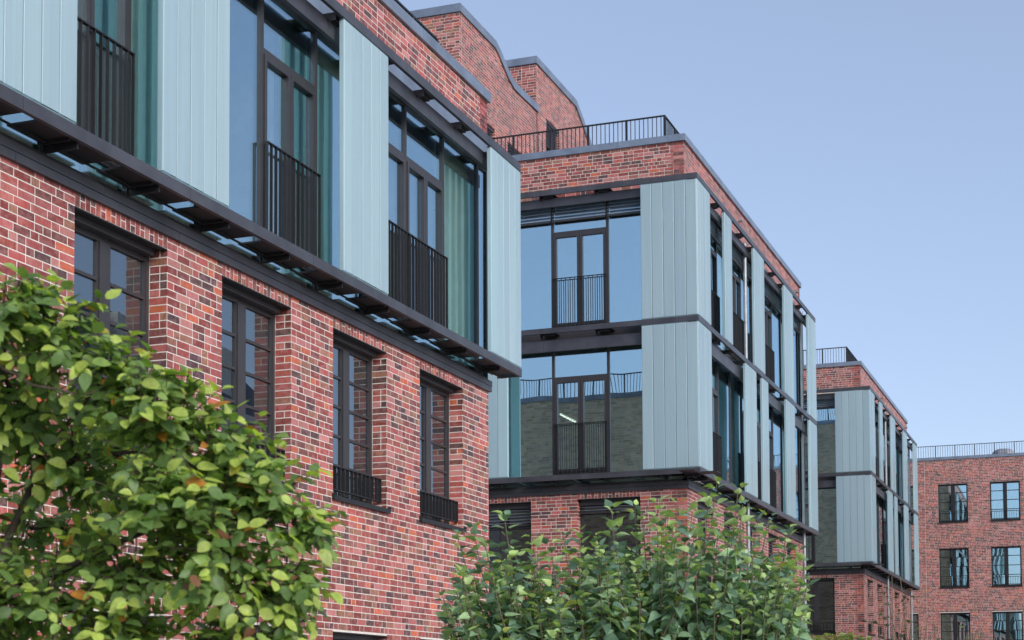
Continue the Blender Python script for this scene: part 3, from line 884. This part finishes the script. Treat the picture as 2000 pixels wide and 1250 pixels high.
# ------------------------------------------------------------------ across the street, seen only in the glass
def opposite():
    b = thing('townhouse', (15, 50, GZ), 'pale rendered house with a dark mansard roof across the street', 'building')
    Zm = T(-15, -50, -GZ)
    x0, x1, ya, yb = 15.0, 26.0, 43.0, 62.0
    wl_ = [(ya+1.6+3.2*k, ya+3.0+3.2*k) for k in range(5)]
    Wm = Zm @ T(x0, 0, 0) @ Matrix.Rotation(R(-90), 4, 'Z') @ T(0, 0, 0)     # local x = -world y
    holes = [(-c, -a, z, z+1.9) for a, c in wl_ for z in (-0.6, 2.8, 6.2, 9.2)]
    mb = MB(); wall_boxes(mb, -yb, -ya, GZ, 11.6, holes, 0.0, 0.4); mb.build('wall', M['white'], b, Wm)
    MB().box(x0+0.41, x1, ya, yb, GZ, 11.5).build('rear_block', M['white'], b, Zm)
    MB().box(-yb-0.2, -ya+0.2, -0.35, 0.3, 11.602, 11.85).build('cornice', M['white'], b, Wm)
    mb = MB()
    P = [(x0-0.1, 11.855), (x0+1.6, 14.8), (x0+5.5, 16.2), (x1, 11.855)]
    i = 0
    mb.v = [(x, ya, z) for x, z in P]+[(x, yb, z) for x, z in P]
    mb.f = [(0, 1, 2, 3), (7, 6, 5, 4)]+[(j, j+4, (j+1) % 4+4, (j+1) % 4) for j in range(4)]
    mb.build('roof', M['slate'], b, Zm)
    for a, c in wl_[::2]:
        MB().box(x0+0.25, x0+2.2, a-0.2, c+0.2, 12.4, 14.4).build('dormer', M['white'], b, Zm)
    for h in holes:
        w, hh = h[1]-h[0], h[3]-h[2]
        fr = MB().box(0, 0.08, 0.12, 0.2, 0, hh).box(w-0.08, w, 0.12, 0.2, 0, hh).box(0.08, w-0.08, 0.12, 0.2, 0, 0.08).box(0.08, w-0.08, 0.12, 0.2, hh-0.08, hh).box(w/2-0.05, w/2+0.05, 0.12, 0.2, 0.08, hh-0.08).build('window', M['white'], b, Wm @ T(h[0], 0, h[2]))
        pane_obj(fr, 0.08, w/2-0.05, 0.08, hh-0.08, 0.16, M['glass_low']); pane_obj(fr, w/2+0.05, w-0.08, 0.08, hh-0.08, 0.16, M['glass_low'])
opposite()

# ------------------------------------------------------------------ things inside the glass storeys
def office_chair(x, y, z, rz, label):
    t = thing('office_chair', (x, y, z), label, 'office chair', 'office chairs behind the glass')
    t.rotation_euler.z = rz
    mb = MB()
    for k in range(5):
        a = 2*math.pi*k/5
        mb.tube([(0, 0, 0.10), (0.3*math.cos(a), 0.3*math.sin(a), 0.06)], [0.022, 0.014], 6)
    mb.tube([(0, 0, 0.08), (0, 0, 0.44)], 0.026, 8)
    mb.build('base', M['black'], t)
    for k in range(5):
        a = 2*math.pi*k/5
        MB().tube([(0.3*math.cos(a)-0.02, 0.3*math.sin(a), 0.03), (0.3*math.cos(a)+0.02, 0.3*math.sin(a), 0.03)], 0.03, 8).build('castor', M['black'], t)
    MB().tube([(0, -0.24, 0.47), (0, -0.16, 0.475), (0, 0.18, 0.47), (0, 0.25, 0.455)], [0.10, 0.24, 0.24, 0.12], 10).build('seat', M['black'], t, Matrix.Diagonal((1, 1, 0.18, 1)).to_4x4() if False else T(0, 0, 0.39) @ Matrix.Diagonal((1, 1, 0.16, 1)).to_4x4())
    prof = [(-0.24, 0.52), (-0.28, 0.72), (-0.27, 0.95), (-0.33, 1.14)]
    mb = MB()
    for i, (yy, zz) in enumerate(prof):
        wv = (0.19, 0.23, 0.22, 0.14)[i]
        mb.v += [(-wv, yy+0.03, zz), (0, yy-0.01, zz), (wv, yy+0.03, zz), (wv, yy-0.02, zz), (0, yy-0.05, zz), (-wv, yy-0.02, zz)]
    for i in range(3):
        for j in range(6): mb.f.append((i*6+j, i*6+(j+1) % 6, i*6+6+(j+1) % 6, i*6+6+j))
    mb.f += [tuple(reversed(range(6))), tuple(range(18, 24))]
    mb.build('backrest', M['black'], t)
    for s in (-1, 1):
        MB().tube([(s*0.25, 0.0, 0.44), (s*0.29, 0.0, 0.6), (s*0.29, 0.0, 0.66), (s*0.29, 0.16, 0.665)], 0.018, 6).build('armrest', M['black'], t)
    return t
office_chair(-11.9, 64.9, 5.02, 0.9, 'taller dark office chair behind the lower glass of the farthest corner')
office_chair(-11.25, 65.3, 5.02, 1.2, 'smaller dark office chair standing next to the taller one behind glass')
office_chair(-11.45, 65.0, 8.52, 1.5, 'black office chair behind the upper glass of the farther block')
t = thing('desk', (-13.0, 38.0, 5.02), 'white desk behind the lower window of the middle block', 'desk')
MB().box(-0.8, 0.8, -0.4, 0.4, 0.71, 0.74).build('desk_top', M['desk'], t)
for sx in (-1, 1):
    for sy in (-1, 1): MB().box(sx*0.75-0.025, sx*0.75+0.025, sy*0.35-0.025, sy*0.35+0.025, 0, 0.709).build('leg', M['zinc'], t)
MB().box(-0.8, 0.8, 0.41, 0.44, 0.3, 1.15).build('screen_panel', M['desk'], t)
t = thing('ceiling_lamp', (-12.85, 38.6, 7.1), 'lit fluorescent lamp hanging inside the middle block', 'lamp')
MB().box(-0.06, 0.06, -0.65, 0.65, 0.0, 0.05).build('lamp_body', M['desk'], t)
MB().tube([(0, -0.6, -0.022), (0, 0.6, -0.022)], 0.016, 8).build('lamp_tube', M['lamp'], t)
for s in (-0.5, 0.5): MB().tube([(0, s, 0.051), (0, s, 1.23)], 0.006, 5).build('suspension_rod', M['zinc'], t)

# ------------------------------------------------------------------ plants
def leaf_template(st, hw, fold, droop, lobe=0.0):
    """rows of (edge, mid, edge) across a folded, drooping leaf of length 1 along x; quads only"""
    v, q = [], []
    for s_, h in zip(st, hw):
        z = -droop*s_*s_
        v += [(s_-lobe*(h > 0 and s_ < 0.2), h, z+abs(h)*fold), (s_, 0, z), (s_-lobe*(h > 0 and s_ < 0.2), -h, z+abs(h)*fold)]
    for i in range(len(st)-1):
        a = 3*i
        q += [(a+1, a+4, a+3, a), (a+2, a+5, a+4, a+1)]
    return np.array(v), np.array(q)
def frames(ax, nr):
    ax = ax/np.linalg.norm(ax, axis=1, keepdims=True)
    nr = nr-(nr*ax).sum(1, keepdims=True)*ax
    nr = nr/np.maximum(np.linalg.norm(nr, axis=1, keepdims=True), 1e-6)
    return ax, np.cross(nr, ax), nr
def leaves(parent, tpls, P, AX, NR, SCALE, COLR, mat, solo=300, seed=0):
    rs = np.random.default_rng(seed)
    ax, sd_, nr = frames(AX, NR)
    px, py, d = project(P)
    inn = (px > -20) & (px < 2020) & (py > 0) & (py < 1270)
    order = np.argsort(np.where(inn, d/np.maximum(SCALE, 1e-3)*0.05+d, 1e9))
    so = set(order[:min(solo, int(inn.sum()))].tolist()) if solo else set()
    kind = rs.integers(0, len(tpls), len(P))
    V, Q, C = [], [], []; off = 0
    rest = np.array([i for i in range(len(P)) if i not in so])
    for k, (tv, tq) in enumerate(tpls):
        ids = rest[kind[rest] == k]
        if not len(ids): continue
        B = np.stack([ax[ids], sd_[ids], nr[ids]], 2)*SCALE[ids][:, None, None]
        v = np.einsum('nij,kj->nki', B, tv)+P[ids][:, None, :]
        V.append(v.reshape(-1, 3)); C.append(np.repeat(COLR[ids], len(tv), 0))
        Q.append((tq[None]+len(tv)*np.arange(len(ids))[:, None, None]).reshape(-1, 4)+off); off += len(ids)*len(tv)
    base = np.array(parent.location)
    put('foliage', np_mesh('foliage', np.concatenate(V)-base, np.concatenate(Q), mat, np.concatenate(C), True), parent, None, 'stuff')
    cache = {}
    for i in so:
        k = int(kind[i]); tv, tq = tpls[k]
        ck = (k,)+tuple(np.round(COLR[i][:3]*28).astype(int))
        if ck not in cache: cache[ck] = np_mesh('leaf', tv, tq, mat, np.repeat(COLR[i][None], len(tv), 0), True)
        m = Matrix(((*(ax[i][j], sd_[i][j], nr[i][j]), 0) for j in range(3))) if False else None
        mat4 = Matrix([[ax[i][0]*SCALE[i], sd_[i][0]*SCALE[i], nr[i][0]*SCALE[i], P[i][0]-base[0]],
                       [ax[i][1]*SCALE[i], sd_[i][1]*SCALE[i], nr[i][1]*SCALE[i], P[i][1]-base[1]],
                       [ax[i][2]*SCALE[i], sd_[i][2]*SCALE[i], nr[i][2]*SCALE[i], P[i][2]-base[2]], [0, 0, 0, 1]])
        put('leaf', cache[ck], parent, mat4)
def at(px, py, d):
    """world point along the line of sight through a pixel of the photograph, d metres deep"""
    v = CF+CR*(px-CAM['cx'])/CAM['f']-CU*(py-CAM['cy'])/CAM['f']
    return v*d
def unit(v): return v/np.linalg.norm(v)
def curve_pts(a, b, bend, n):
    t = np.linspace(0, 1, n)[:, None]
    return a*(1-t)+b*t+bend*(4*t*(1-t))*0.5

def shade_tree():
    D = 5.2
    base = at(-60, 1250, D); base[2] = GZ
    t = thing('broadleaf_tree', tuple(base), 'large green broadleaf tree with some orange leaves in front of the nearest block', 'tree')
    b0 = np.array(t.location)
    rs = np.random.default_rng(11)
    blobs = [(15, 590, 75, 5.0), (95, 605, 65, 5.05), (10, 650, 130, 5.0), (300, 760, 70, 5.1), (620, 1060, 60, 5.3), (110, 680, 140, 5.1), (230, 770, 140, 5.2), (330, 860, 150, 5.2), (430, 910, 130, 5.3), (500, 985, 130, 5.3), (575, 1040, 95, 5.3), (560, 1150, 95, 5.3),
             (40, 820, 150, 5.4), (150, 930, 150, 5.5), (300, 1000, 150, 5.2), (420, 1100, 150, 5.2), (250, 1140, 150, 5.3), (500, 1200, 120, 5.3), (80, 1190, 130, 5.3), (-80, 760, 160, 5.3), (-120, 980, 170, 5.5), (-60, 1200, 170, 5.4),
             (200, 1320, 170, 5.3), (420, 1330, 150, 5.3), (60, 1030, 90, 5.9), (130, 1120, 90, 5.7), (-10, 1100, 100, 5.7), (150, 1040, 80, 6.1), (260, 900, 120, 5.9), (400, 980, 120, 5.9), (20, 1380, 160, 5.4), (560, 1300, 90, 5.3), (330, 1450, 150, 5.5)]
    wood = MB()
    root = b0.copy(); hub = at(-40, 1180, 5.5); hub2 = at(30, 1010, 5.5)
    wood.tube([root, (root+hub)/2+np.array([0.03, 0.02, 0]), hub], [0.06, 0.055, 0.045], 9)
    mains = [(hub, at(70, 900, 5.45), 0.020), (at(-10, 1080, 5.5), at(20, 780, 5.4), 0.016), (hub, at(330, 1010, 5.35), 0.016), (at(70, 900, 5.45), at(200, 720, 5.2), 0.011), (at(330, 1010, 5.35), at(560, 1020, 5.3), 0.009),
             (hub, at(260, 1220, 5.4), 0.014), (at(70, 900, 5.45), at(440, 850, 5.25), 0.009), (at(20, 780, 5.4), at(40, 610, 5.0), 0.008), (at(-40, 690, 5.0), at(150, 770, 5.0), 0.006)]
    skel = []
    for a, c, r in mains:
        pts = curve_pts(np.array(a), np.array(c), rs.normal(0, 0.05, 3), 8)
        pts[1:-1] += rs.normal(0, 0.008, (6, 3))
        wood.tube(pts, np.linspace(r, r*0.45, 8).tolist(), 7); skel.append(pts)
    skel = np.concatenate(skel)
    P, AX, NR, S, C = [], [], [], [], []
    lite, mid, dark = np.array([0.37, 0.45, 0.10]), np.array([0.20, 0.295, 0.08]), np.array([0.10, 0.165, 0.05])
    for (px, py, r, d) in blobs:
        c = at(px, py, d); rr = r*d/CAM['f']
        for _ in range(int(40*(r/140)**2)):
            dr = unit(rs.normal(0, 1, 3)*np.array([1, 1.1, 0.9])+np.array([0.12, 0, 0.25]))
            end = c+dr*rr*rs.uniform(0.75, 1.08)
            s0 = skel[np.argmin(((skel-(c-dr*rr*0.2))**2).sum(1))]
            st = c+dr*rr*0.1+(s0-c)*0.25
            n = 9
            pts = curve_pts(st, end, np.array([0, 0, 0.03])+rs.normal(0, 0.02, 3), n)
            wood.tube(pts, np.linspace(0.0035, 0.0012, n).tolist(), 4, False)
            L_ = np.linalg.norm(end-st); k = max(4, int(L_/0.0185))
            for j in range(k):
                f = (j+0.7)/k
                p = pts[0]*(1-f)+pts[-1]*f if False else pts[min(n-1, int(f*(n-1)))]*(1-(f*(n-1)) % 1)+pts[min(n-1, int(f*(n-1))+1)]*((f*(n-1)) % 1)
                tw = unit(end-st)
                side = unit(np.cross(tw, [0, 0, 1])+1e-3)*(1 if j % 2 else -1)
                a_ = unit(tw*0.55+side*0.8+np.array([0, 0, rs.uniform(-0.75, 0.15)])+rs.normal(0, 0.25, 3))
                out = unit(p-c+1e-4)
                nr_ = unit(np.array([0, 0, 0.9])+out*0.55-CF*0.35+rs.normal(0, 0.38, 3))
                P.append(p+a_*0.008); AX.append(a_); NR.append(nr_); S.append(rs.uniform(0.032, 0.066))
                q = rs.random()
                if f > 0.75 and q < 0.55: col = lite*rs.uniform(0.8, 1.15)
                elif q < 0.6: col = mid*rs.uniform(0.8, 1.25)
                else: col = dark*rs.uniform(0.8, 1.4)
                q = rs.random()
                if q < 0.010: col = np.array([0.42, 0.17, 0.03])
                elif q < 0.016: col = np.array([0.20, 0.085, 0.05])
                elif q < 0.03: col = np.array([0.30, 0.27, 0.04])
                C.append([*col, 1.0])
    wood.v = [tuple(np.array(v)-b0) for v in wood.v]
    wood.build('trunk', M['bark'], t, smooth=True)
    tp = [leaf_template([0, 0.12, 0.36, 0.62, 0.86, 1.0], [0, 0.21, 0.33, 0.30, 0.15, 0], f, dr) for f, dr in ((0.22, 0.12), (0.4, 0.30), (0.12, 0.05), (0.3, -0.10), (0.55, 0.15), (0.08, 0.42))]
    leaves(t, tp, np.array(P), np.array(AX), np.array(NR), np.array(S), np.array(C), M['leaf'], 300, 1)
shade_tree()

def lilac():
    base = at(1260, 1250, 8.8); base[2] = GZ
    t = thing('lilac_bush', tuple(base), 'dense bush of upright shoots with pointed heart-shaped leaves in front of the middle block', 'bush')
    b0 = np.array(t.location)
    rs = np.random.default_rng(5)
    tops = [(865, 1165), (872, 1200), (893, 1045), (925, 1035), (945, 1045), (985, 1010), (1005, 1075), (1040, 1050), (1075, 1065), (1100, 1045), (1130, 1040), (1160, 1050), (1195, 995), (1200, 1030), (1240, 990), (1255, 1000), (1285, 985), (1300, 1010), (1325, 985),
            (1352, 1000), (1400, 945), (1385, 975), (1442, 955), (1450, 985), (1480, 1020), (1502, 1010), (1535, 1045), (1543, 1035), (1560, 1080), (1572, 1100), (1572, 1150), (1580, 1130)]
    wood = MB(); P, AX, NR, S, C = [], [], [], [], []
    young, mid, dark = np.array([0.33, 0.44, 0.15]), np.array([0.21, 0.325, 0.215]), np.array([0.11, 0.185, 0.125])
    shoots = []
    for x, y in tops:
        for _ in range(1): shoots.append((x, y, 8.5+rs.uniform(-0.25, 0.35), 1.0))
    for _ in range(400):                                   # the body of the bush
        x = rs.uniform(870, 1570)
        ytop = np.interp(x, [850, 890, 1000, 1190, 1240, 1400, 1450, 1540, 1600], [1190, 1110, 1075, 1060, 1035, 1020, 1030, 1085, 1190])
        shoots.append((x, rs.uniform(ytop+10, 1345), 8.6+rs.uniform(-0.55, 0.7), 0.9))
    for x, y, d, sz in shoots:
        tip = at(x, y, d)
        foot = b0+np.array([rs.normal(0, 0.16), rs.normal(0, 0.16), 0])
        mid_ = foot*0.35+tip*0.65; mid_[2] = tip[2]-0.75; mid_ += rs.normal(0, 0.05, 3)
        m2 = tip*0.8+mid_*0.2; m2[2] = tip[2]-0.30
        pts = np.array([foot, (foot+mid_)/2+rs.normal(0, 0.04, 3), mid_, m2, tip])
        tt = np.linspace(0, 4, 17); pts = np.stack([np.interp(tt, range(5), pts[:, k]) for k in range(3)], 1)
        pts[1:-1] = (pts[:-2]+2*pts[1:-1]+pts[2:])/4
        wood.tube(pts, np.linspace(0.008, 0.0022, 17).tolist(), 5, False)
        seg = np.linalg.norm(np.diff(pts, axis=0), axis=1); cum = np.concatenate([[0], np.cumsum(seg)]); tot = cum[-1]
        s_ = tot; j = 0; ph = rs.uniform(0, 6.28)
        while s_ > tot-0.95 and s_ > 0.2:
            p = np.array([np.interp(s_, cum, pts[:, k]) for k in range(3)])
            age = min(1, (tot-s_)/0.35)
            for sg in (0, math.pi):
                a = ph+j*math.pi/2+sg+rs.normal(0, 0.25)
                h = np.array([math.cos(a), math.sin(a), 0])
                a_ = unit(h+np.array([0, 0, 0.75-1.15*age+rs.normal(0, 0.22)]))
                nr_ = unit(np.array([0, 0, 1.0])+h*(-0.2+0.45*age)+rs.normal(0, 0.45, 3))
                P.append(p+a_*0.018); AX.append(a_); NR.append(nr_); S.append((0.056+0.036*age)*rs.uniform(0.65, 1.2)*sz)
                base_c = young*(1-age)+mid*age if rs.random() < 0.6 else dark
                col = base_c*rs.uniform(0.8, 1.25)
                if rs.random() < 0.02: col = np.array([0.26, 0.30, 0.05])
                C.append([*col, 1.0])
            s_ -= rs.uniform(0.030, 0.052); j += 1
    wood.v = [tuple(np.array(v)-b0) for v in wood.v]
    wood.build('stems', M['stem'], t, smooth=True)
    tp = [leaf_template([0, 0.07, 0.24, 0.5, 0.78, 1.0], [0.0, 0.26, 0.36, 0.29, 0.12, 0], f, dr, 0.05) for f, dr in ((0.35, 0.22), (0.6, 0.40), (0.15, 0.05), (0.8, 0.28), (0.3, 0.5), (0.5, -0.1))]
    leaves(t, tp, np.array(P), np.array(AX), np.array(NR), np.array(S), np.array(C), M['lilac'], 300, 2)
lilac()

def small_plant(name, label, cat, stems, d, foot_px, leaf, cols, k_leaf, seed, shape, spread=0.25, length=0.7):
    rs = np.random.default_rng(seed)
    base = at(foot_px, 1250, d); base[2] = GZ
    t = thing(name, tuple(base), label, cat); b0 = np.array(t.location)
    wood = MB(); P, AX, NR, S, C = [], [], [], [], []
    for x, y in stems:
        tip = at(x, y, d+rs.uniform(-0.3, 0.3)); foot = b0+np.array([rs.normal(0, spread), rs.normal(0, spread), 0])
        m = foot*0.4+tip*0.6+rs.normal(0, 0.06, 3)
        tt = np.linspace(0, 1, 14)[:, None]
        pts = foot*(1-tt)**2+2*m*tt*(1-tt)+tip*tt**2
        wood.tube(pts, np.linspace(0.012, 0.004, 14).tolist(), 5, False)
        for j in range(k_leaf):
            f = 1-rs.random()**1.2*length
            p = np.array([np.interp(f*13, range(14), pts[:, q]) for q in range(3)])
            a = rs.uniform(0, 6.28); a_ = unit(np.array([math.cos(a), math.sin(a), rs.uniform(-0.6, 0.5)]))
            P.append(p+a_*rs.uniform(0.01, 0.07)); AX.append(a_); NR.append(unit(np.array([0, 0, 1])+rs.normal(0, 0.5, 3))); S.append(leaf*rs.uniform(0.7, 1.2))
            C.append([*(np.array(cols[rs.integers(len(cols))])*rs.uniform(0.8, 1.2)), 1])
    wood.v = [tuple(np.array(v)-b0) for v in wood.v]
    wood.build('stems', M['stem'], t, smooth=True)
    leaves(t, shape, np.array(P), np.array(AX), np.array(NR), np.array(S), np.array(C), M['leaf'], 0, seed)
ov = [leaf_template([0, 0.2, 0.5, 0.8, 1.0], [0, 0.22, 0.3, 0.16, 0], 0.3, 0.15)]
rsx = np.random.default_rng(3)
small_plant('rose_bush', 'thin rose bush with sparse red brown leaves at the foot of the farther block', 'bush', [(1755, 1107), (1742, 1125), (1725, 1150), (1735, 1175), (1772, 1150), (1765, 1180), (1702, 1215), (1718, 1190), (1750, 1200), (1690, 1232), (1730, 1225), (1760, 1230), (1778, 1225)], 20.0, 1735, 0.07, [(0.10, 0.045, 0.035), (0.07, 0.10, 0.05), (0.05, 0.09, 0.05), (0.13, 0.06, 0.04)], 14, 21, ov)
small_plant('young_shrub', 'slender green shrub before the plain brick block, beside the dark window', 'shrub', [(1812, 1205), (1822, 1212), (1800, 1225), (1830, 1230), (1790, 1240), (1818, 1235)], 20.0, 1812, 0.075, [(0.06, 0.12, 0.06), (0.09, 0.15, 0.07)], 9, 22, ov)
small_plant('young_shrub', 'bright yellow green shrub tips at the bottom right edge of the photo', 'shrub', [(1885+3*i, 1242-7*(i % 3)) for i in range(12)]+[(1870, 1246), (1900, 1236)], 20.0, 1900, 0.06, [(0.26, 0.30, 0.05), (0.10, 0.15, 0.05)], 12, 23, ov)
small_plant('clipped_hedge', 'yellow green hedge top right of the lilac bush below the farther block', 'hedge', [(rsx.uniform(1575, 1690), 1238+rsx.uniform(-2, 30)+0.06*max(0, i-80)) for i in range(130)], 21.0, 1630, 0.085, [(0.24, 0.29, 0.07), (0.16, 0.22, 0.06), (0.30, 0.31, 0.10)], 16, 24, ov, 0.5, 0.25)

def street_tree(x, y, h, r, label, seed):
    rs = np.random.default_rng(seed)
    t = thing('street_tree', (x, y, GZ), label, 'tree', 'trees across the street')
    wood = MB().tube([(0, 0, 0), (0.05, 0, h*0.3), (0, 0.1, h*0.55)], [0.2, 0.15, 0.1], 8)
    P, AX, NR, S, C = [], [], [], [], []
    for k in range(22):
        c = np.array([x, y, GZ+h*0.66])+unit(rs.normal(0, 1, 3))*rs.uniform(0.3, 0.85)*np.array([r, r, h*0.33])
        wood.tube([(0, 0.05, h*0.45), tuple((c-np.array([x, y, GZ]))*0.7+np.array([0, 0, h*0.1])), tuple(c-np.array([x, y, GZ]))], [0.07, 0.04, 0.015], 5)
        for _ in range(150):
            p = c+rs.normal(0, 0.38, 3)*np.array([1, 1, 0.8])*r*0.32
            P.append(p); AX.append(rs.normal(0, 1, 3)); NR.append(rs.normal(0, 0.6, 3)+np.array([0, 0, 1])); S.append(rs.uniform(0.12, 0.2)); C.append([*(np.array([0.09, 0.16, 0.04])*rs.uniform(0.7, 1.4)), 1])
    wood.build('trunk', M['bark'], t, smooth=True)
    leaves(t, ov, np.array(P), np.array(AX), np.array(NR), np.array(S), np.array(C), M['leaf'], 0, seed)
street_tree(8.5, 37, 8.5, 2.6, 'leafy street tree reflected in the low windows of the nearest block', 31)
street_tree(9.0, 47, 8.0, 2.4, 'smaller leafy street tree farther along across the street', 32)
